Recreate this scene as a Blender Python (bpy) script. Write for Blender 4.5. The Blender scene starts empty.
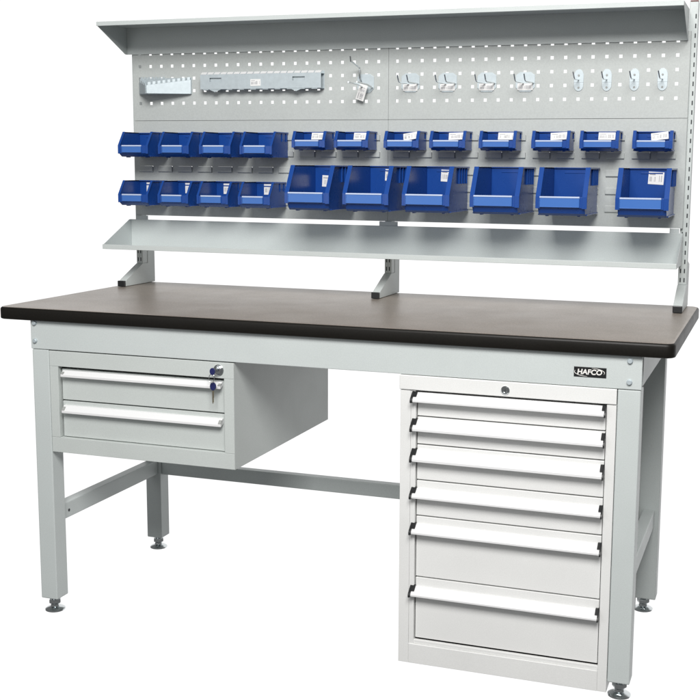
import bpy, bmesh, math, random
from mathutils import Vector, Matrix
random.seed(7)
S = bpy.context.scene
COL = S.collection

# ------------------------------------------------------------------ camera
CAM = (2.0135, -2.6011, 1.2486)
yaw, pitch, roll, fpx, pu, pv = 0.3250, -0.1448, 0.0085, 1147.69, 394.98, 332.82
fw = Vector((-math.sin(yaw), math.cos(yaw), 0)); rt = Vector((math.cos(yaw), math.sin(yaw), 0)); up = Vector((0, 0, 1))
f2 = fw*math.cos(pitch) + up*math.sin(pitch); u2 = up*math.cos(pitch) - fw*math.sin(pitch)
r3 = rt*math.cos(roll) + u2*math.sin(roll); u3 = u2*math.cos(roll) - rt*math.sin(roll)
cd = bpy.data.cameras.new('camera'); cam = bpy.data.objects.new('camera', cd); COL.objects.link(cam)
M = Matrix((r3, u3, -f2)).transposed().to_4x4(); M.translation = Vector(CAM); cam.matrix_world = M
cd.sensor_width = 36; cd.lens = fpx/700*36; cd.shift_x = (350-pu)/700; cd.shift_y = (pv-350)/700
cd.clip_start = .05; cd.clip_end = 200
S.camera = cam
S.view_settings.view_transform = 'Standard'; S.view_settings.look = 'None'
S.view_settings.exposure = 0; S.view_settings.gamma = 1

# ------------------------------------------------------------------ light: white studio backdrop behind, dim studio in front
w = bpy.data.worlds.new('World'); S.world = w; w.use_nodes = True
nt = w.node_tree; nt.nodes.clear()
wo = nt.nodes.new('ShaderNodeOutputWorld'); bg = nt.nodes.new('ShaderNodeBackground')
tc = nt.nodes.new('ShaderNodeTexCoord'); sp = nt.nodes.new('ShaderNodeSeparateXYZ'); mr = nt.nodes.new('ShaderNodeMapRange')
mr.interpolation_type = 'SMOOTHSTEP'
mr.inputs[1].default_value = .46; mr.inputs[2].default_value = .72
mr.inputs[3].default_value = .18; mr.inputs[4].default_value = 1.06
nt.links.new(tc.outputs['Generated'], sp.inputs[0]); nt.links.new(sp.outputs['Y'], mr.inputs[0])
nt.links.new(mr.outputs[0], bg.inputs['Strength']); bg.inputs['Color'].default_value = (1, 1, 1, 1)
nt.links.new(bg.outputs[0], wo.inputs[0])

def area(name, loc, target, size, power, col=(1, 1, 1)):
    l = bpy.data.lights.new(name, 'AREA'); l.shape = 'RECTANGLE'; l.size = size[0]; l.size_y = size[1]
    l.energy = power; l.color = col
    o = bpy.data.objects.new(name, l); COL.objects.link(o); o.location = loc
    o.rotation_euler = (Vector(target)-Vector(loc)).to_track_quat('-Z', 'Y').to_euler()
    return o
area('key_softbox', (1.9, -2.75, 3.25), (.95, .3, .9), (2.1, 1.4), 200, (1, .985, .965))
area('fill_softbox', (-.6, -3.4, 1.6), (.9, .3, .8), (1.6, 1.6), 14, (.97, .985, 1))

# ------------------------------------------------------------------ materials
def mat(name, col, rough=.5, metal=0, spec=.5, speck=0., scale=400, bump=0., bscale=900, blotch=0., coat=0):
    m = bpy.data.materials.new(name); m.use_nodes = True; n = m.node_tree; b = n.nodes['Principled BSDF']
    b.inputs['Roughness'].default_value = rough; b.inputs['Metallic'].default_value = metal
    b.inputs['Specular IOR Level'].default_value = spec; b.inputs['Coat Weight'].default_value = coat
    co = n.nodes.new('ShaderNodeTexCoord')
    def mixed(prev, sc, amt, det):
        nz = n.nodes.new('ShaderNodeTexNoise'); nz.inputs['Scale'].default_value = sc; nz.inputs['Detail'].default_value = det
        n.links.new(co.outputs['Object'], nz.inputs['Vector'])
        r = n.nodes.new('ShaderNodeMapRange'); r.inputs[1].default_value = .3; r.inputs[2].default_value = .7
        r.inputs[3].default_value = 1-amt; r.inputs[4].default_value = 1+amt
        n.links.new(nz.outputs['Fac'], r.inputs[0])
        v = n.nodes.new('ShaderNodeVectorMath'); v.operation = 'SCALE'
        n.links.new(r.outputs[0], v.inputs['Scale']); n.links.new(prev, v.inputs[0])
        return v.outputs[0]
    rgb = n.nodes.new('ShaderNodeRGB'); rgb.outputs[0].default_value = (*col, 1); out = rgb.outputs[0]
    if speck: out = mixed(out, scale, speck, 3)
    if blotch: out = mixed(out, 7, blotch, 4)
    n.links.new(out, b.inputs['Base Color'])
    nr = n.nodes.new('ShaderNodeTexNoise'); nr.inputs['Scale'].default_value = 11; nr.inputs['Detail'].default_value = 5
    n.links.new(co.outputs['Object'], nr.inputs['Vector'])
    rr = n.nodes.new('ShaderNodeMapRange'); rr.inputs[3].default_value = max(.02, rough-.07); rr.inputs[4].default_value = min(1, rough+.07)
    n.links.new(nr.outputs['Fac'], rr.inputs[0]); n.links.new(rr.outputs[0], b.inputs['Roughness'])
    if bump:
        nb = n.nodes.new('ShaderNodeTexNoise'); nb.inputs['Scale'].default_value = bscale; nb.inputs['Detail'].default_value = 2
        n.links.new(co.outputs['Object'], nb.inputs['Vector'])
        bp = n.nodes.new('ShaderNodeBump'); bp.inputs['Strength'].default_value = bump; bp.inputs['Distance'].default_value = .0006
        n.links.new(nb.outputs['Fac'], bp.inputs['Height']); n.links.new(bp.outputs[0], b.inputs['Normal'])
    return m
FRAME = mat('powder_coat_grey', (.545, .586, .580), .42, speck=.045, scale=380, bump=.2, blotch=.025)
UNIT = mat('drawer_unit_grey', (.535, .57, .555), .42, speck=.045, scale=380, bump=.2, blotch=.025)
PEG = mat('panel_grey', (.465, .492, .482), .5, speck=.05, scale=260, bump=.2, blotch=.02)
CAB = mat('cabinet_white', (.76, .765, .755), .42, speck=.03, scale=380, bump=.2, blotch=.02)
HANDLE = mat('handle_white', (.76, .765, .77), .35)
LAM = mat('laminate_brown', (.262, .226, .193), .36, speck=.24, scale=300, blotch=.05)
EDGE = mat('black_edging', (.0065, .0055, .004), .45, spec=.3, speck=.2, scale=200, bump=.3, bscale=500)
BLACK = mat('black_plastic', (.012, .013, .014), .35)
DARK = mat('opening_shade', (.02, .025, .03), .6)  # near-black painted in for the shade inside slots, holes and drawer gaps
BLUE = mat('blue_plastic', (.009, .058, .275), .27, speck=.02, scale=60)
BLUEL = mat('blue_label_holder', (.05, .155, .47), .3)
LIP_LIGHT = mat('label_edge_highlight', (.5, .58, .76), .2)  # pale opaque tone that paints the highlight on the bins' holder lips
PAPER = mat('white_paper', (.8, .8, .79), .7)
INK = mat('grey_ink', (.34, .34, .36), .7)
ZINC = mat('zinc_plate', (.52, .585, .615), .5, metal=.4, speck=.05, scale=90)
CHROME = mat('chrome', (.62, .65, .66), .16, metal=1)
BRASS = mat('key_metal', (.5, .45, .33), .3, metal=1)
KEYBLUE = mat('key_bow_blue', (.015, .02, .10), .3)
WHITEINK = mat('silver_print', (.8, .79, .76), .4)
REDCAP = mat('brown_cap', (.12, .04, .03), .5)
TAB = mat('grey_tab', (.33, .34, .33), .5)

# ------------------------------------------------------------------ mesh helpers
class MB:
    def __init__(s): s.v = []; s.f = []; s.m = []
    def add(s, vs, fs, mi=0):
        o = len(s.v); s.v += [tuple(p) for p in vs]
        for f in fs: s.f.append([o+i for i in f]); s.m.append(mi)
        return s
    def box(s, a, b, mi=0):
        x0, x1 = sorted((a[0], b[0])); y0, y1 = sorted((a[1], b[1])); z0, z1 = sorted((a[2], b[2]))
        return s.add([(x0,y0,z0),(x1,y0,z0),(x1,y1,z0),(x0,y1,z0),(x0,y0,z1),(x1,y0,z1),(x1,y1,z1),(x0,y1,z1)],
                     [(0,3,2,1),(4,5,6,7),(0,1,5,4),(1,2,6,5),(2,3,7,6),(3,0,4,7)], mi)
    def prism(s, poly, a, b, axis='x', mi=0):
        # poly: 2D points in the other two axes, extruded from a to b
        def P(t, p): return {'x': (t, p[0], p[1]), 'y': (p[0], t, p[1]), 'z': (p[0], p[1], t)}[axis]
        n = len(poly); vs = [P(a, p) for p in poly]+[P(b, p) for p in poly]
        fs = [list(range(n)), list(range(2*n-1, n-1, -1))]+[(i, i+n, (i+1) % n+n, (i+1) % n) for i in range(n)]
        return s.add(vs, fs, mi)
    def tube(s, pts, r, n=8, mi=0):
        pts = [Vector(p) for p in pts]; rings = []; prev = None
        for i, p in enumerate(pts):
            d = (pts[min(i+1, len(pts)-1)]-pts[max(i-1, 0)]).normalized()
            a = prev if prev else (Vector((0, 0, 1)) if abs(d.z) < .9 else Vector((1, 0, 0)))
            e = (a-d*a.dot(d)).normalized(); prev = e; g = d.cross(e)
            rr = r[i] if isinstance(r, (list, tuple)) else r
            rings.append([p+(e*math.cos(2*math.pi*k/n)+g*math.sin(2*math.pi*k/n))*rr for k in range(n)])
        vs = [q for R in rings for q in R]; fs = []
        for i in range(len(pts)-1):
            for k in range(n): fs.append((i*n+k, i*n+(k+1) % n, (i+1)*n+(k+1) % n, (i+1)*n+k))
        fs.append(list(range(n-1, -1, -1))); fs.append([(len(pts)-1)*n+k for k in range(n)])
        return s.add(vs, fs, mi)
    def lathe(s, prof, c, n=28, mi=0, axis='z'):
        vs = []; fs = []
        for r, h in prof:
            for k in range(n):
                a = 2*math.pi*k/n; x, y = r*math.cos(a), r*math.sin(a)
                vs.append((c[0]+x, c[1]+y, c[2]+h) if axis == 'z' else (c[0]+x, c[1]-h, c[2]+y))
        for i in range(len(prof)-1):
            for k in range(n): fs.append((i*n+k, i*n+(k+1) % n, (i+1)*n+(k+1) % n, (i+1)*n+k))
        fs.append(list(range(n-1, -1, -1))); fs.append([(len(prof)-1)*n+k for k in range(n)])
        return s.add(vs, fs, mi)
    def build(s, name, mats, parent=None, bevel=.0008, smooth=False, off=(0, 0, 0), seg=2):
        me = bpy.data.meshes.new(name); off = Vector(off)
        me.from_pydata([tuple(Vector(p)-off) for p in s.v], [], s.f)
        for m in (mats if isinstance(mats, (list, tuple)) else [mats]): me.materials.append(m)
        for p, mi in zip(me.polygons, s.m): p.material_index = mi
        bm = bmesh.new(); bm.from_mesh(me); bmesh.ops.recalc_face_normals(bm, faces=bm.faces); bm.to_mesh(me); bm.free()
        if smooth:
            for p in me.polygons: p.use_smooth = True
            me.set_sharp_from_angle(angle=math.radians(40))
        o = bpy.data.objects.new(name, me); COL.objects.link(o); o.location = off
        if bevel:
            b = o.modifiers.new('bevel', 'BEVEL'); b.width = bevel; b.segments = seg; b.limit_method = 'ANGLE'; b.angle_limit = math.radians(35)
        if parent: o.parent = parent; o.matrix_parent_inverse = Matrix.Identity(4)
        return o

def thing(name, label, cat, loc=(0, 0, 0), group=None):
    o = bpy.data.objects.new(name, None); COL.objects.link(o); o.location = loc; o.empty_display_size = .05
    o['label'] = label; o['category'] = cat
    if group: o['group'] = group
    return o
def text_mesh(name, body, size, m, parent, loc, shear=0, ext=.0004, sx=1):
    cu = bpy.data.curves.new(name, 'FONT'); cu.body = body; cu.size = size; cu.extrude = ext; cu.shear = shear
    cu.offset = size*.03; cu.align_x = 'CENTER'; cu.align_y = 'CENTER'
    t = bpy.data.objects.new(name, cu); COL.objects.link(t); bpy.context.view_layer.update()
    me = bpy.data.meshes.new_from_object(t.evaluated_get(bpy.context.evaluated_depsgraph_get())); bpy.data.objects.remove(t)
    me.materials.clear(); me.materials.append(m)
    o = bpy.data.objects.new(name, me); COL.objects.link(o); o.parent = parent
    o.location = loc; o.rotation_euler = (math.pi/2, 0, 0); o.scale = (sx, 1, 1)
    return o

# ------------------------------------------------------------------ measured levels
L, D, H, T = 1.8, .735, .861, .034
RAILZ, UND = .7490, H-T
LX0, LX1, RX0, RX1 = .0975, .150, 1.6745, 1.727
RY0, RY1 = .568, .6205
YP = .6464

# ================================================================== WORKBENCH
wb = thing('workbench', 'long grey steel workbench with brown top and black edging', 'workbench', (.9, .3, 0))
WO = Vector((.9, .3, 0))
def wpart(mb, name, m, bevel=.0012, smooth=False, parent=None, seg=2):
    # mesh in world coordinates, stored relative to the thing's base
    mb.v = [tuple(Vector(p)-WO) for p in mb.v]
    return mb.build(name, m, parent or wb, bevel, smooth, seg=seg)
def rrect(x0, x1, y0, y1, r, n=8):
    pts = []
    for cx, cy, a0 in ((x1-r, y0+r, -90), (x1-r, y1-r, 0), (x0+r, y1-r, 90), (x0+r, y0+r, 180)):
        for k in range(n+1):
            a = math.radians(a0+90*k/n); pts.append((cx+r*math.cos(a), cy+r*math.sin(a)))
    return pts
def loops(levels, mi_of):
    mb = MB(); rings = []
    for ins, z in levels: rings.append([(x, y, z) for x, y in rrect(ins, L-ins, -.016+ins, D-ins, .024-ins*.6)])
    n = len(rings[0]); vs = [p for R in rings for p in R]; mb.v = vs
    for i in range(len(rings)-1):
        for k in range(n): mb.f.append([i*n+k, i*n+(k+1) % n, (i+1)*n+(k+1) % n, (i+1)*n+k]); mb.m.append(0)
    mb.f.append(list(range(n-1, -1, -1))); mb.m.append(0)
    mb.f.append([(len(rings)-1)*n+k for k in range(n)]); mb.m.append(0)
    return mb
wpart(loops([(.004, UND), (.001, UND+.0015), (0, UND+.004), (0, H-.008), (.0008, H-.0045), (.003, H-.0022), (.0045, H-.0011)], 0), 'edging', EDGE, 0, True)
wpart(loops([(.0046, H-.0012), (.0075, H-.0003), (.011, H)], 0), 'tabletop', LAM, 0, True)
# legs
for x0, x1, y0, y1 in ((LX0, LX1, 0, .0525), (LX0, LX1, RY0, RY1), (RX0, RX1, 0, .0525), (RX0-.020, RX1, RY0, RY1)):
    top = RAILZ-.001 if y0 == 0 else UND-.001
    lg = wpart(MB().box((x0, y0, .041), (x1, y1, top)), 'leg', FRAME, .003, seg=3)
    cx, cy = (x0+x1)/2, (y0+y1)/2
    f = MB().lathe([(.024, 0), (.0275, .002), (.0275, .0055), (.022, .009), (.0125, .0125), (.0115, .019), (.0085, .020), (.0085, .042)], (cx, cy, 0))
    f.lathe([(.0165, .022), (.0175, .024), (.0175, .031), (.0165, .033)], (cx, cy, 0), n=6)
    f.v = [tuple(Vector(p)-WO) for p in f.v]; fo = f.build('levelling_foot', CHROME, lg, 0, True)
# front rail (apron) bolted across both front legs
fr = wpart(MB().box((LX0-.001, -.0022, RAILZ), (RX1+.001, .006, UND-.0005)).box((LX0+.0005, .006, UND-.004), (RX1, .05, UND-.001)), 'front_rail', FRAME, .0015)
for x, z in ((1.7005, .815), (1.7005, .766), (.1105, .8195), (.1105, .771)):
    b = MB().lathe([(.0068, 0), (.0068, .001), (.0058, .0012), (.0058, .0048), (.0048, .0058)], (x, -.0022, z), n=12, axis='y')
    b.v = [tuple(Vector(p)-WO) for p in b.v]; b.build('bolt', ZINC, fr, 0, True)
for nm, x0, x1 in (('side_rail', LX0+.002, LX0+.012), ('side_rail', RX1-.012, RX1-.002)):
    wpart(MB().box((x0, .0525, RAILZ), (x1, RY0, UND-.002)), nm, FRAME)
wpart(MB().box((LX1, RY1-.012, RAILZ), (RX0, RY1-.002, UND-.002)), 'rear_rail', FRAME)
for x0, x1 in ((LX0+.012, LX1-.008), (RX0+.008, RX1-.012)):
    s_ = MB().box((x0, .0525, .256), (x1, RY0, .302))
    so = wpart(s_, 'lower_side_rail', FRAME, .0025)
    h = MB().lathe([(.0042, 0), (.0042, .0008)], (0, 0, 0), n=14)
    h.v = [tuple(Vector((x1+p[2], .080+p[0], .277+p[1]))-WO) for p in h.v]; h.build('bolt_hole', DARK, so, 0)  # dark disc on the rail, its colour gives the hole's shade
wpart(MB().box((LX1, RY0+.010, .253), (RX0, RY0+.040, .296)), 'lower_rear_rail', FRAME, .0025)
# name plate on the front rail
NP = MB(); NP.box((1.5735, -.0035, .7715), (1.6480, -.0023, .7950))
npo = wpart(NP, 'nameplate', BLACK, .0006)
text_mesh('nameplate_lettering', 'HAFCO', .0165, WHITEINK, npo, Vector((1.6095, -.0038, .7832))-WO, shear=.12, sx=1.02)
def arc(cx, cz, rx, rz, a0, a1, w0, w1, n=22):
    vs = []; fs = []
    for k in range(n+1):
        t = k/n; a = math.radians(a0+(a1-a0)*t); ww = w0+(w1-w0)*math.sin(math.pi*t)
        for s in (-1, 1): vs.append((cx+(rx+s*ww)*math.cos(a), -.0038, cz+(rz+s*ww)*math.sin(a)))
    for k in range(n): fs.append((2*k, 2*k+1, 2*k+3, 2*k+2))
    return vs, fs
sw = MB(); sw.add(*arc(1.6095, .7832, .0345, .0100, 160, 262, .0002, .0008)); sw.add(*arc(1.6095, .7832, .0345, .0100, -20, 82, .0002, .0008))
sw.v = [tuple(Vector(p)-WO) for p in sw.v]; sw.build('nameplate_swoosh', WHITEINK, npo, 0)

# ================================================================== handles
def handle_profile(z0, z1, yb, out):
    # closed cross-section in (y,z): top starts at the drawer face, slopes out and down, rolls back under
    return [(yb, z1), (yb-out*.28, z1), (yb-out*.9, z0+(z1-z0)*.34), (yb-out, z0+(z1-z0)*.14), (yb-out, z0), (yb-out+.004, z0), (yb-out*.35, z0+.006), (yb, z0+.010)]

# ================================================================== TWO-DRAWER UNIT
UX0, UX1, UZ0, UZ1, UD = .1525, .7045, .4665, .7462, .640
du = thing('drawer_unit', 'grey two drawer steel unit hung under the left of the bench, keys in its lock', 'drawer unit', (.4275, .32, UZ0))
DO = Vector((.4275, .32, UZ0))
def dpart(mb, name, m, bevel=.0010, smooth=False, parent=None):
    mb.v = [tuple(Vector(p)-DO) for p in mb.v]; return mb.build(name, m, parent or du, bevel, smooth)
OX0, OX1, OZ0, OZ1 = .1785, .6765, .509, .7045
c = MB(); t = .0012
c.box((UX0, .0, UZ0), (UX0+t, UD, UZ1)).box((UX1-t, .0, UZ0), (UX1, UD, UZ1)).box((UX0+t, .0, UZ0), (UX1-t, UD, UZ0+t)).box((UX0+t, .0, UZ1-t), (UX1-t, UD, UZ1)).box((UX0+t, UD-t, UZ0+t), (UX1-t, UD, UZ1-t))
dpart(c, 'casing', UNIT, .0004)
c = MB(); y0, y1 = -.0016, .019
c.box((UX0+.0002, y0, OZ0), (OX0, y1, OZ1)).box((OX1, y0, OZ0), (UX1-.0002, y1, OZ1)).box((UX0+.0002, y0, OZ1+.0003), (UX1-.0002, y1, UZ1-.0004)).box((UX0+.0002, y0, UZ0+.0004), (UX1-.0002, y1, OZ0-.0003))
dpart(c, 'front_frame', UNIT, .0009)
dpart(MB().box((OX0+.002, .05, OZ0), (OX1-.002, .054, OZ1)), 'gap_shade_sheet', DARK, 0)  # added dark sheet, paints the shade seen in the drawer gaps
for z0, z1, h0, h1 in ((.6125, .6970, .6770, .6940), (.5105, .6090, .5775, .5980)):
    d = MB().box((OX0+.005, .010, z0), (OX1-.003, .030, z1))
    dr = dpart(d, 'drawer', UNIT, .0012)
    d = MB().prism([(.010, h1+.001), (.003, h1), (-.0085, h0+.007), (-.0085, h0+.001), (-.006, h0), (.010, h0+.007)], OX0+.012, OX1-.008)
    ho = dpart(d, 'handle', HANDLE, .0008, parent=dr)
    for xa in (OX0+.0125, OX1-.0155):
        k = MB().prism([(.0015, h1-.0035), (-.0075, h0+.0095), (-.0091, h0+.0095), (-.0010, h1-.0028)], xa, xa+.008)
        dpart(k, 'handle_end_tab', TAB, 0, parent=dr)
# the lock
lk = MB().lathe([(.0145, 0), (.0145, .002), (.0125, .004), (.0105, .0042), (.0105, .007), (.009, .008)], (.662, -.0016, .7262), axis='y')
dpart(lk, 'lock', CHROME, 0, True)
# keys hang on a ring from the lock
ky = thing('key_bunch', 'two blue-headed keys on a ring hanging from the drawer lock', 'keys', (.6585, -.02, .7262))
KO = Vector((.6585, -.02, .7262))
def kpart(mb, name, m, bevel=.0003, smooth=False):
    mb.v = [tuple(Vector(p)-KO) for p in mb.v]; return mb.build(name, m, ky, bevel, smooth)
def bow(cx, y, cz, r):
    return [(cx+r*math.cos(a)*.86, cz+r*math.sin(a)*1.1) for a in [2*math.pi*k/16 for k in range(16)]]
kpart(MB().prism([(-.009, .7297), (-.009, .7227), (-.026, .7237), (-.026, .7287)], .6608, .6630, 'x'), 'key_blade', CHROME)
kpart(MB().prism(bow(.6578, 0, .7265, .0085), -.030, -.025, 'y'), 'key_head', KEYBLUE, .0008)
kpart(MB().tube([(.6558+.0075*math.cos(a), -.029+.002*math.sin(a), .709+.0115*math.sin(a)) for a in [2*math.pi*k/24 for k in range(25)]], .0009), 'key_ring', CHROME, 0, True)
kpart(MB().prism(bow(.6555, 0, .6868, .0098), -.0235, -.0190, 'y'), 'key_head', KEYBLUE, .0008)
kpart(MB().prism([(.6530, .677), (.6578, .677), (.6578, .657), (.6565, .655), (.6578, .653), (.6563, .6505), (.6575, .648), (.6545, .641), (.6530, .645)], -.0222, -.0202, 'y'), 'key_blade', BRASS)

# ================================================================== SIX-DRAWER CABINET
CX0, CX1, CZ0, CZ1, CD = 1.1530, 1.6735, .0155, .7478, .56
cb = thing('drawer_cabinet', 'white six drawer steel cabinet standing under the right of the bench', 'drawer cabinet', ((CX0+CX1)/2, .28, 0))
CO = Vector(((CX0+CX1)/2, .28, 0))
def cpart(mb, name, m, bevel=.0010, smooth=False, parent=None):
    mb.v = [tuple(Vector(p)-CO) for p in mb.v]; return mb.build(name, m, parent or cb, bevel, smooth)
QX0, QX1, QZ0, QZ1 = 1.1925, 1.6515, .0785, .7105
c = MB(); t = .0012
c.box((CX0, .0, CZ0), (CX0+t, CD, CZ1-.003)).box((CX1-t, .0, CZ0), (CX1, CD, CZ1-.003)).box((CX0+t, .012, CZ0), (CX1-t, CD, CZ0+t)).box((CX0+t, CD-t, CZ0+t), (CX1-t, CD, CZ1-.003))
c.box((CX0+t, .012, CZ1-.006), (CX1-t, CD, CZ1-.003))
cpart(c, 'casing', CAB, .0004)
c = MB()
c.box((CX0+.0002, -.0016, CZ0), (1.1795, .020, QZ1)).box((1.1798, -.0012, CZ0), (QX0, .020, QZ1))
cpart(c, 'front_frame', CAB, .0009)
cpart(MB().box((QX1, -.0016, CZ0), (CX1-.0002, .020, QZ1)), 'front_frame', CAB, .0009)
cpart(MB().box((CX0-.002, -.0048, QZ1+.0015), (CX1, .014, CZ1)), 'top_cap', CAB, .0016)
cpart(MB().box((1.1800, -.0032, CZ0+.0005), (1.6515, .010, .0665)).box((1.1895, .0005, .0667), (1.6515, .010, QZ0-.0015)), 'plinth', CAB, .0009)
cpart(MB().box((QX0+.001, .055, QZ0), (QX1-.001, .058, QZ1-.004)), 'gap_shade_sheet', DARK, 0)  # added dark sheet close behind the drawers, colours their gaps as shade
gaps = [.7105, .6465, .5768, .4872, .3968, .2400, .0800]
hz = [(a+.0085, b-.002) for a, b in [(.6762, .7085), (.6050, .6410), (.5290, .5665), (.4370, .4690), (.3465, .3790), (.1870, .2185)]]
for i, (h0, h1) in enumerate(hz):
    z1, z0 = gaps[i]-.0016, gaps[i+1]+.0016
    if i == 0: z1 -= .003
    dr = cpart(MB().box((QX0+.0025, .006, z0), (QX1-.0025, .028, z1)), 'drawer', CAB, .0012)
    hh = h1-h0
    P = [(.006, h1), (.0015, h1), (-.0165, h0+hh*.36), (-.0185, h0+hh*.22), (-.0185, h0), (-.014, h0-.0005), (.006, h0+hh*.30)]
    cpart(MB().prism(P, QX0-.0042, QX1-.0035), 'handle', HANDLE, .0010, parent=dr)
    E_ = [(.006, h1+.0035), (.000, h1+.0035), (-.0205, h0+hh*.44), (-.0232, h0+hh*.22), (-.0232, h0-.0015), (-.014, h0-.0025), (.006, h0+hh*.26)]
    for xa, xb in ((QX0-.0092, QX0-.0044), (QX1-.0033, QX1-.0002)):
        k = MB().prism(E_, xa, xb)
        ya = .0006
        if xa < 1.4: k.prism([(-.0005, h1+.003), (.0055, h1+.003), (-.006, h0+hh*.66), (-.0135, h0+hh*.60)], xb-.0005, xb+.0085)
        else: k.prism([(-.0005, h1+.003), (.0055, h1+.003), (-.006, h0+hh*.66), (-.0135, h0+hh*.60)], xa-.0065, xa+.0005)
        cpart(k, 'handle_end_cap', BLACK, .0006, parent=dr)
lk = MB().lathe([(.0105, 0), (.0105, .0018), (.0085, .0035), (.0055, .0035), (.005, .002)], (1.4138, -.0048, .7275), axis='y')
lo = cpart(lk, 'lock', CHROME, 0, True)
k = MB().box((1.4132, -.0072, .7245), (1.4144, -.0068, .7305)); cpart(k, 'keyhole', BLACK, 0, parent=lo)

# ================================================================== BACK FRAME: uprights and panels
bf = thing('back_panel_frame', 'tall grey steel frame of perforated panels standing on the rear of the bench', 'tool panel', (.9, .69, H))
BO = Vector((.9, .69, H))
def bpart(mb, name, m, bevel=.0008, smooth=False, parent=None):
    mb.v = [tuple(Vector(p)-BO) for p in mb.v]; return mb.build(name, m, parent or bf, bevel, smooth)
UY0, UY1, UT = .6600, .6900, 1.690
for x0, x1 in ((.0265, .0485), (.8800, .9015), (1.7425, 1.7655)):
    u_ = MB().box((x0, UY0, H+.066), (x1, UY1, UT))
    uo = bpart(u_, 'upright', FRAME, .0015)
    sl = MB(); z = .9405
    while z < UT-.02:
        for xs in ((x0+.0063, x1-.0063) if z < 1.09 or x0 < 1.5 else (x1-.0056,)): sl.box((xs-.0016, UY0-.0003, z-.006), (xs+.0016, UY0+.002, z+.006))
        z += .0254
    bpart(sl, 'slots', DARK, 0, parent=uo)  # slots are dark boxes on the face, shade of the openings as colour
    bpart(MB().box((x0+.001, UY0+.002, UT+.0002), (x1-.001, UY1-.002, UT+.004)), 'top_plug', REDCAP, .0008, parent=uo)
    g_ = MB().prism([(.735, H+.0012), (.555, H+.0012), (.555, H+.0185), (.563, H+.0235), (UY0-.0015, H+.066), (UY1+.0005, H+.066), (UY1+.0005, H+.130), (.735, H+.120)], x0-.0008, x1+.0008)
    bpart(g_, 'foot_bracket', FRAME, .0014)
    bpart(MB().box((x0-.0012, .5445, H+.0010), (x1+.0012, .5548, H+.0195)), 'foot_cap', BLACK, .0015)

def holed(xs, zs, y, holes):
    # sheet with rectangular holes; holes = list of (x0,x1,z0,z1)
    X = sorted(set([round(a, 5) for a in xs]+[round(h[i], 5) for h in holes for i in (0, 1)]))
    Z = sorted(set([round(a, 5) for a in zs]+[round(h[i], 5) for h in holes for i in (2, 3)]))
    hs = set()
    xi = {a: i for i, a in enumerate(X)}; zi = {a: i for i, a in enumerate(Z)}
    for h in holes:
        for i in range(xi[round(h[0], 5)], xi[round(h[1], 5)]):
            for j in range(zi[round(h[2], 5)], zi[round(h[3], 5)]): hs.add((i, j))
    mb = MB(); mb.v = [(a, y, b) for b in Z for a in X]; n = len(X)
    for j in range(len(Z)-1):
        for i in range(n-1):
            if (i, j) not in hs: mb.f.append([j*n+i, j*n+i+1, (j+1)*n+i+1, (j+1)*n+i]); mb.m.append(0)
    return mb
def sheet_part(mb, name, m, th=.0012):
    o = bpart(mb, name, m, 0)
    bm = bmesh.new(); bm.from_mesh(o.data)
    bmesh.ops.delete(bm, geom=[v for v in bm.verts if not v.link_faces], context='VERTS'); bm.to_mesh(o.data); bm.free()
    s = o.modifiers.new('sheet', 'SOLIDIFY'); s.thickness = th; s.offset = 0
    return o
PITCH = .038; Z1T, Z1B, Z0B = 1.612, 1.3819, 1.0840
for k, (px0, px1, hx) in enumerate(((.0385, .8927, .0638), (.8936, 1.7500, .9193))):
    holes = []
    for i in range(22):
        for j in range(5):
            cx_, cz_ = hx+i*PITCH, 1.5877-j*PITCH
            holes.append((cx_-.0047, cx_+.0047, cz_-.0047, cz_+.0047))
    sheet_part(holed([px0, px1], [Z1B+.0006, Z1T], YP, holes), 'perforated_panel', PEG)
    fl = MB()
    for xa in (px0, px1-.0012): fl.box((xa, YP+.0008, Z1B+.0013), (xa+.0012, YP+.0125, Z1T))
    fl.box((px0+.0012, YP+.0008, Z1B+.0013), (px1-.0012, YP+.0125, Z1B+.0025)); bpart(fl, 'panel_flange', PEG, 0)
    # louvred panel: rows of pressed-out louvres with the slot above each
    holes = []
    for r in range(5):
        lv = MB(); zt = 1.3395-.0492*r; zb = zt-.0205
        for i in range(12):
            a = hx-.0085+i*.0695; b = a+.0485
            if b > px1-.004: continue
            holes.append((a, b, zt-.0026, zt-.0004))
            o = YP-.0007; q = YP-.0066
            lv.add([(a, o, zb), (b, o, zb), (b, q, zb+.0035), (a, q, zb+.0035), (a, q, zt-.0006), (b, q, zt-.0006), (a, o+.0004, zt-.0035), (b, o+.0004, zt-.0035), (a, q+.0011, zt-.0006), (b, q+.0011, zt-.0006)],
                   [(0, 1, 2, 3), (3, 2, 5, 4), (4, 5, 9, 8), (8, 9, 7, 6), (0, 3, 4, 8, 6), (1, 2, 5, 9, 7)])
        bpart(lv, 'louvre_row', PEG, 0)
    sheet_part(holed([px0, px1], [Z0B, Z1B-.0006], YP, holes), 'louvred_panel', PEG)
    fl = MB()
    for xa in (px0, px1-.0012): fl.box((xa, YP+.0008, Z0B), (xa+.0012, YP+.0125, Z1B-.0013))
    fl.box((px0+.0012, YP+.0008, Z1B-.0025), (px1-.0012, YP+.0125, Z1B-.0013)).box((px0+.0012, YP+.0008, Z0B), (px1-.0012, YP+.0125, Z0B+.0012))
    fl.box((px0+.002, YP+.0127, Z1B-.012), (px1-.002, YP+.0135, Z1B+.012))  # strip added behind the seam to block backlight through the gap
    bpart(fl, 'panel_flange', PEG, 0)

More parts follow.
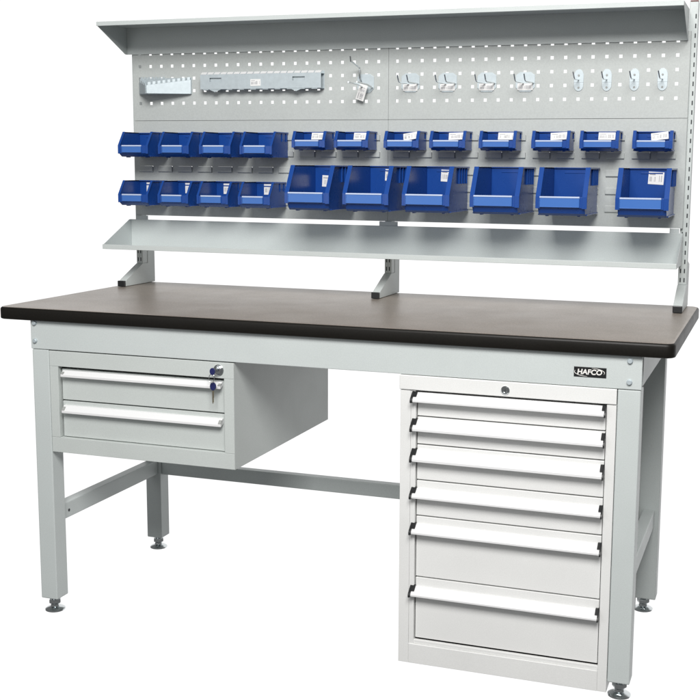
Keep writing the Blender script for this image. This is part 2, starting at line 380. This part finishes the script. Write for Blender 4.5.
# ================================================================== TRAYS
TX0, TX1 = .0205, 1.7495
TY0, TY1 = .476, .6425
def tray(name, label, zf, zback, lip, sgn, TX1):
    # floor sheet at zf; back wall up (sgn=1) or down (-1) to zback; lip the same way
    t_ = thing(name, label, 'shelf', (.885, .56, zf))
    O = Vector((.885, .56, zf)); th = .0012
    def tp(mb, nm, bevel=.0005):
        mb.v = [tuple(Vector(p)-O) for p in mb.v]; return mb.build(nm, FRAME if sgn > 0 else TRAY2, t_, bevel)
    e = zf+sgn*lip
    tp(MB().box((TX0+th, TY0+th, zf), (TX1-th, TY1-th, zf+sgn*th)), 'base_sheet', 0)
    tp(MB().box((TX0, TY0-.003, zf), (TX1, TY0+th, e)), 'front_lip', .001)
    tp(MB().box((TX0+th, TY1-th, zf), (TX1-th, TY1, zback)), 'back_wall')
    pr = [(TY0+th+.0002, zf), (TY1, zf), (TY1, zback), (TY1-.012, zback), (TY0+th+.0002, e-sgn*.001)]
    if sgn > 0:
        for xa, xb in ((.038, .082), (.868, .926), (1.716, 1.742)): tp(MB().box((xa, TY1+.0003, zback-.02), (xb, TY1+.0016, zback+.0125)).box((xa, TY1+.0016, zback-.02), (xa+.0012, TY1+.0165, zback+.0125)), 'hanging_bracket')
    for xa in (TX0, TX1-th): tp(MB().prism(pr, xa, xa+th), 'end_plate')
TRAY2 = FRAME
tray('tray_shelf', 'shallow grey metal tray shelf below the lower row of blue bins', .9855, 1.0705, .0145, 1, 1.7530)
tray('canopy_shelf', 'grey metal shelf turned upside down as a canopy along the top of the panel', 1.6690, 1.5870, .0125, -1, 1.7435)

# ================================================================== BINS
def make_bin(kind):
    W, Dp, Hh, hf, dt = {'small': (.105, .122, .076, .034, .030), 'shallow': (.106, .082, .054, .027, .014), 'large': (.137, .210, .127, .050, .045)}[kind]
    b = thing('storage_bin', '', 'storage bin', (0, 0, 0))
    th = .0026; m = MB(); hw = W/2; tuck = {'small': .006, 'shallow': .004, 'large': .013}[kind]; iw = {'small': .003, 'shallow': .003, 'large': .006}[kind]
    holder = {'small': (.62, .021), 'shallow': (.68, .017), 'large': (.76, .027)}[kind]
    zl = max(.004, hf-holder[1]-.004)      # below this the front tucks in
    prof = [(0, .0), (-Dp+tuck+.010, .0), (-Dp+tuck, .006), (-Dp+tuck*.4, zl), (-Dp, zl+.002), (-Dp, hf), (-Dp+dt, Hh), (0, Hh)]
    for s in (-1, 1):
        m.prism(prof, s*(hw-iw), s*(hw-iw-th))
        # flanges facing the front along the slanted opening and down beside the label holder
        m.prism([(-Dp-.0015, zl), (-Dp-.0015, hf), (-Dp+dt-.0015, Hh+.0005), (-Dp+dt+.0025, Hh+.0005), (-Dp+.0025, hf), (-Dp+.0025, zl)], s*(hw-iw-th-{'large': .0045, 'small': .0015, 'shallow': .0035}[kind]), s*hw)
        # rim along the top
        m.box((s*(hw-iw-th), -Dp+dt+.0026, Hh-.004), (s*hw, -.001, Hh))
        # stiffening ribs on the flank
        n = {'small': 2, 'shallow': 1, 'large': 4}[kind]
        for r in range(n):
            yy = -Dp*(.12+.5*r/max(1, n))
            m.box((s*(hw-iw), yy-.0012, Hh*.62), (s*(hw-.0006), yy+.0012, Hh-.0041))
        m.box((s*(hw-iw), -Dp+tuck+.012, .0005), (s*(hw-iw*.4), -.002, .004))
    xi = hw-iw-th
    m.box((-xi, -.0026, 0), (xi, 0, Hh))                                                    # back
    m.box((-xi, -Dp+tuck+.011, 0), (xi, -.0026, .0026))                                      # floor
    fp = [(-Dp+tuck+.010, .0), (-Dp+tuck, .006), (-Dp+tuck*.4, zl), (-Dp, zl+.002), (-Dp, hf), (-Dp+.003, hf), (-Dp+.003, zl+.004), (-Dp+tuck*.4+.003, zl), (-Dp+tuck+.003, .007), (-Dp+tuck+.011, .0026)]
    m.prism(fp, -xi, xi)
    m.box((-xi, -.008, Hh-.003), (xi, -.0026, Hh-.0002))                                      # back rim
    for s in (-1, 1):                                                                         # feet on the underside
        m.box((s*xi*.72-.004, -Dp+tuck+.016, -.0025), (s*xi*.72+.004, -Dp+tuck+.030, 0))
    m.box((-W*.22, -.004, Hh-.016), (W*.22, .004, Hh-.012))
    m.build('bin_body', BLUE, b, .0007)
    w2 = W*holder[0]/2; sh = -W*.035 if kind != 'large' else -W*.03
    hp = MB().prism([(-Dp-.0001, hf-.003), (-Dp-.0034, hf-.003), (-Dp-.0034, hf-holder[1]), (-Dp-.0001, hf-holder[1])], sh-w2, sh+w2)
    ho = hp.build('label_holder', BLUEL, b, .0006)
    fr_ = MB().box((sh-w2, -Dp-.0046, hf-holder[1]-.0002), (sh+w2, -Dp-.0034, hf-holder[1]+.0012)).box((sh-w2-.0012, -Dp-.0046, hf-holder[1]), (sh-w2, -Dp-.0002, hf-.003)).box((sh+w2, -Dp-.0046, hf-holder[1]), (sh+w2+.0012, -Dp-.0002, hf-.003))
    fr_.build('holder_rim', BLUEL, ho, .0003)
    MB().box((sh-w2-.001, -Dp-.0046, hf-.0029), (sh+w2+.001, -Dp+.001, hf+.0012)).build('holder_lip', LIP_LIGHT, ho, .0004)  # highlight along the holder's top edge, put in as a pale strip
    return b, (W, Dp, Hh, hf)
def dup(o, parent=None):
    c = o.copy(); COL.objects.link(c)
    if parent: c.parent = parent
    for ch in list(o.children): dup(ch, c)
    return c
def sticker(w_, h_, seed, dirx='x'):
    rnd = random.Random(seed); m = MB().box((-w_/2, -.0003, -h_/2), (w_/2, .0003, h_/2))
    x = -w_*.42
    while x < w_*.40:
        a = rnd.uniform(.0006, .0016)
        if rnd.random() < .72: m.box((x, -.0005, -h_*.28), (x+a, -.00035, h_*(.10 if x < 0 else .22)), 1)
        x += a+rnd.uniform(.0006, .0018)
    m.box((-w_*.42, -.0005, h_*.24), (-w_*.05, -.00035, h_*.32), 1)
    return m
protos = {k: make_bin(k) for k in ('small', 'shallow', 'large')}; first = {k: True for k in protos}
ord_ = ['first', 'second', 'third', 'fourth', 'fifth', 'sixth', 'seventh', 'eighth']
def place(kind, x, zbottom, label, stick=None, n=0):
    root, (W, Dp, Hh, hf) = protos[kind]
    o = root if first[kind] else dup(root)
    PL.append((o, (x, YP-.0062, zbottom), label, stick, kind, n)); first[kind] = False
PL = []
posn = ['at left end of upper row', 'second from left in upper row', 'third from left in upper row', 'beside the first shallow bin in upper row']
for i, x in enumerate((.109, .249, .3885, .5235)):
    place('small', x, 1.2685, 'small blue bin without sticker, '+posn[i])
posl = ['at left end of lower row', 'second from left in lower row', 'third from left in lower row', 'just left of the large bins']
for i, x in enumerate((.1055, .244, .378, .516)):
    place('small', x, 1.1195, 'small blue bin with sticker, '+posl[i], 'side', i)
for i, x in enumerate((.6745, .809, .9625, 1.0995, 1.2445, 1.394, 1.527, 1.669)):
    place('shallow', x, 1.2925, 'shallow blue bin, %s' % ['first of its kind, next to the small deeper bins', 'just left of the panel seam in the upper row', 'with tilted sticker, just right of the panel seam in the upper row', 'fourth of the eight shallow ones from the left', 'fifth of the eight shallow ones from the left', 'third of the shallow ones from the right end', 'second of the shallow ones from the right end', 'at the right end of the upper row, tilted sticker'][i], 'in', i)
for i, x in enumerate((.724, .901, 1.077, 1.271, 1.452, 1.6625)):
    st = {0: 'back', 1: 'back', 2: 'back', 5: 'back'}.get(i)
    place('large', x, 1.120, 'large deep blue bin, %s' % ['leftmost of its kind, beside the small bins', 'directly left of the panel seam', 'with sticker, directly right of the panel seam', 'without sticker, third large one from the right', 'without sticker, left of the gap in its row', 'with white sticker, at the right end of the lower row'][i], st, i)
for o, loc, label, st, kind, n in PL:
    o.location = loc; o['label'] = label; o['group'] = {'small': 'small blue bins at the left of the panel', 'shallow': 'shallow blue bins in the upper row', 'large': 'large blue bins in the lower row'}[kind]
    if not st: continue
    if st == 'side':
        s = sticker(.032, .032, n+5).build('sticker', [PAPER, INK], o, 0); s.location = (-.006, -.0034, .053)
    elif st == 'in':
        s = sticker(.046, .021, n+20).build('sticker', [PAPER, INK], o, 0); tl = {2: -9, 7: -7, 5: -3, 3: -2}.get(n, 0)
        s.location = (.014, -.034, .0405); s.rotation_euler = (math.radians(-18), math.radians(tl), 0)
    else:
        s = sticker(.042, .034, n+40).build('sticker', [PAPER, INK], o, 0)
        s.location = ({0: -.016, 1: .008, 2: .004, 5: .012}[n], -.0034, {0: .080, 1: .100, 2: .100, 5: .100}[n]); s.rotation_euler = (0, math.radians(3), 0)

# ================================================================== THINGS ON THE PERFORATED PANEL
# spanner rack
sr = thing('spanner_rack', 'short zinc bracket with notched teeth at the left end of the perforated panel', 'tool rack', (.155, YP-.001, 1.463))
def lp(mb, name, m, o, bevel=.0004): return mb.build(name, m, o, bevel)
m = MB().box((-.091, -.002, 0), (.091, 0, .050)); lp(m, 'back_plate', ZINC, sr)
m = MB().prism([(-.091, -.001), (-.091, -.004), (-.040, -.060), (-.030, -.060), (.091, -.010), (.091, -.001)], 0, .0012, 'z'); lp(m, 'base_plate', ZINC, sr)
def comb(p0, p1, zb0, zb1, n, depth, parent):
    p0 = Vector(p0); p1 = Vector(p1); m = MB(); nn = (p1-p0).normalized(); nrm = Vector((nn.y, -nn.x, 0))*.0007
    def quadprism(a, b, z00, z01, z10, z11):
        A = p0+(p1-p0)*a; B = p0+(p1-p0)*b
        vs = [(*(A-nrm).xy, z00), (*(B-nrm).xy, z10), (*(B-nrm).xy, z11), (*(A-nrm).xy, z01), (*(A+nrm).xy, z00), (*(B+nrm).xy, z10), (*(B+nrm).xy, z11), (*(A+nrm).xy, z01)]
        m.add(vs, [(0, 1, 2, 3), (7, 6, 5, 4), (0, 4, 5, 1), (1, 5, 6, 2), (2, 6, 7, 3), (3, 7, 4, 0)])
    h = lambda t: zb0+(zb1-zb0)*t
    quadprism(0, 1, .0013, h(0)-depth, .0013, h(1)-depth)
    for k in range(n):
        a = (k+.28)/n; b = (k+.86)/n
        quadprism(a, b, h(a)-depth+.0001, h(a), h(b)-depth+.0001, h(b))
    return m
lp(comb((-.034, -.060, 0), (.091, -.006, 0), .034, .052, 9, .009, sr), 'notched_plate', ZINC, sr, .0002)
lp(comb((-.091, -.006, 0), (-.037, -.060, 0), .046, .030, 4, .007, sr), 'notched_plate', ZINC, sr, .0002)
lp(comb((-.091, -.0025, 0), (.0, -.0035, 0), .054, .054, 7, .008, sr), 'notched_plate', ZINC, sr, .0002)
# long tool rail
tr = thing('tool_rail', 'long zinc tool rail with notched top edge and two slots on the perforated panel', 'tool rack', (.491, YP-.001, 1.475))
hs_ = [(-.168, -.128, .022, .034), (.108, .148, .022, .034)]
mb = holed([-.200, .200], [0, .044], -.028, hs_)
o = mb.build('front_plate', ZINC, tr, 0)
bm = bmesh.new(); bm.from_mesh(o.data); bmesh.ops.delete(bm, geom=[v for v in bm.verts if not v.link_faces], context='VERTS'); bm.to_mesh(o.data); bm.free()
s = o.modifiers.new('sheet', 'SOLIDIFY'); s.thickness = .0012; s.offset = 0
m = MB().box((-.200, -.0012, -.002), (.200, 0, .052)); lp(m, 'back_plate', ZINC, tr)
for xa in (-.172, .104): lp(MB().box((xa, -.0224, .018), (xa+.048, -.0216, .038)), 'slot_backing', ZINC, tr, 0)  # plates added close behind the slots to keep their insides light
m = MB().box((-.200, -.0274, -.0006), (.200, -.0013, .0006)); lp(m, 'base_plate', ZINC, tr)
m = MB(); n = 18
for k in range(n):
    a = -.200+.4*k/n+.0018; m.prism([(-.0274, .0435), (-.0286, .0445), (-.019, .0515), (-.018, .0505)], a, a+.4/n-.0036)
lp(m, 'notched_edge', HANDLE, tr, 0)
m = MB().box((-.200, -.0180, .0425), (.200, -.0014, .0437)); lp(m, 'top_plate', ZINC, tr, 0)
m = MB()
for xc in (-.150, .120): m.prism([(xc-.020, -.0008), (xc+.020, -.0008), (xc, -.009)], -.0290, -.0276, 'y')
for k in range(10): m.box((-.19+.04*k, -.0292, -.0026), (-.172+.04*k, -.0277, -.0008))
lp(m, 'hook_tabs', ZINC, tr, 0)
s_ = sticker(.034, .020, 77).build('sticker', [PAPER, INK], tr, 0); s_.location = (-.013, -.0292, .018)
# hooks
def path(a, b, tip, n=5):
    # prong from a straight out to b, then turning up to tip
    a, b, tip = Vector(a), Vector(b), Vector(tip); pts = [a, a.lerp(b, .5), a.lerp(b, .85)]
    for k in range(1, n): t = k/n; pts.append((a.lerp(b, .85))*(1-t)**2+b*2*t*(1-t)+b.lerp(tip, .3)*t*t)
    pts += [b.lerp(tip, .3), tip]; return pts
def hexp(w_, h_, c_): return [(-w_+c_, -h_), (w_-c_, -h_), (w_, -h_+c_), (w_, h_-c_*.7), (w_-c_, h_), (-w_+c_, h_), (-w_, h_-c_*.7), (-w_, -h_+c_)]
def double_hook():
    h = thing('double_hook', '', 'hook', (0, 0, 0))
    lp(MB().prism(hexp(.0275, .027, .012), -.0016, 0, 'y').box((-.024, -.0022, -.0035), (.029, -.0016, -.0018)), 'back_plate', ZINC, h)
    for x in (-.004, .024):
        lp(MB().tube(path((x, -.0016, -.003), (x-.010, -.066, -.003), (x-.012, -.074, .017)), .0019), 'prong', CHROME, h, 0)
    c = sticker(.044, .019, 9).build('sticker', [PAPER, INK], h, 0); c.location = (0, -.0024, -.0135)
    return h
def single_hook():
    h = thing('single_hook', '', 'hook', (0, 0, 0))
    pts = []
    for k in range(20):
        a = 2*math.pi*k/20; pts.append((.0135*math.cos(a), (.018 if math.sin(a) > 0 else .018)*math.sin(a)+(.012 if math.sin(a) >= 0 else -.012)))
    lp(MB().prism(pts, -.0016, 0, 'y').box((-.013, -.0022, -.006), (.0135, -.0016, -.0045)), 'back_plate', ZINC, h)
    r = MB()
    for z in (.013, -.020): r.lathe([(.0030, 0), (.0028, .0012)], (0, -.0016, z), n=12, axis='y')
    lp(r, 'rivets', TAB, h, 0)
    lp(MB().tube(path((.0, -.0016, .002), (-.002, -.056, -.001), (-.005, -.066, .018)), .0018), 'prong', CHROME, h, 0)
    return h
d0 = double_hook(); s0 = single_hook()
DH = [d0]+[dup(d0) for _ in range(3)]; SH = [s0]+[dup(s0) for _ in range(3)]
for i, (h, x) in enumerate(zip(DH, (.961, 1.0735, 1.1895, 1.301))):
    h.location = (x, YP-.001, 1.487-.0008*i); h['group'] = 'double prong hooks on the perforated panel'
    h['label'] = 'double prong zinc hook with barcode sticker, %s' % ['leftmost, beside the panel seam', 'second from the left', 'third from the left', 'rightmost, next to the single hooks'][i]
for i, (h, x) in enumerate(zip(SH, (1.452, 1.5295, 1.6045, 1.680))):
    h.location = (x, YP-.001, 1.487-.0004*i); h['group'] = 'single prong hooks on the perforated panel'
    h['label'] = 'small single prong zinc hook on an oval plate, %s of the four' % ['leftmost', 'second from the left', 'third from the left', 'rightmost'][i]
th_ = thing('tool_holder', 'three prong zinc tool holder with a hanging barcode tag, left of the panel seam', 'hook', (.822, YP-.001, 1.487))
lp(MB().prism(hexp(.026, .027, .012), -.0016, 0, 'y'), 'back_plate', ZINC, th_)
for x in (-.004, .022): lp(MB().tube([(x, -.0016, -.012), (x-.001, -.05, -.006), (x-.003, -.125, -.004)], .0026), 'prong', CHROME, th_, 0)
lp(MB().tube(path((-.012, -.0016, .004), (-.014, -.012, .016), (-.014, -.014, .044))+[(-.016, -.060, .055), (-.018, -.078, .058), (-.018, -.082, .072)], .0024), 'prong', CHROME, th_, 0)
s_ = sticker(.048, .026, 31).build('hanging_tag', [PAPER, INK], th_, 0); s_.location = (-.006, -.018, -.026); s_.rotation_euler = (0, math.radians(-72), 0)
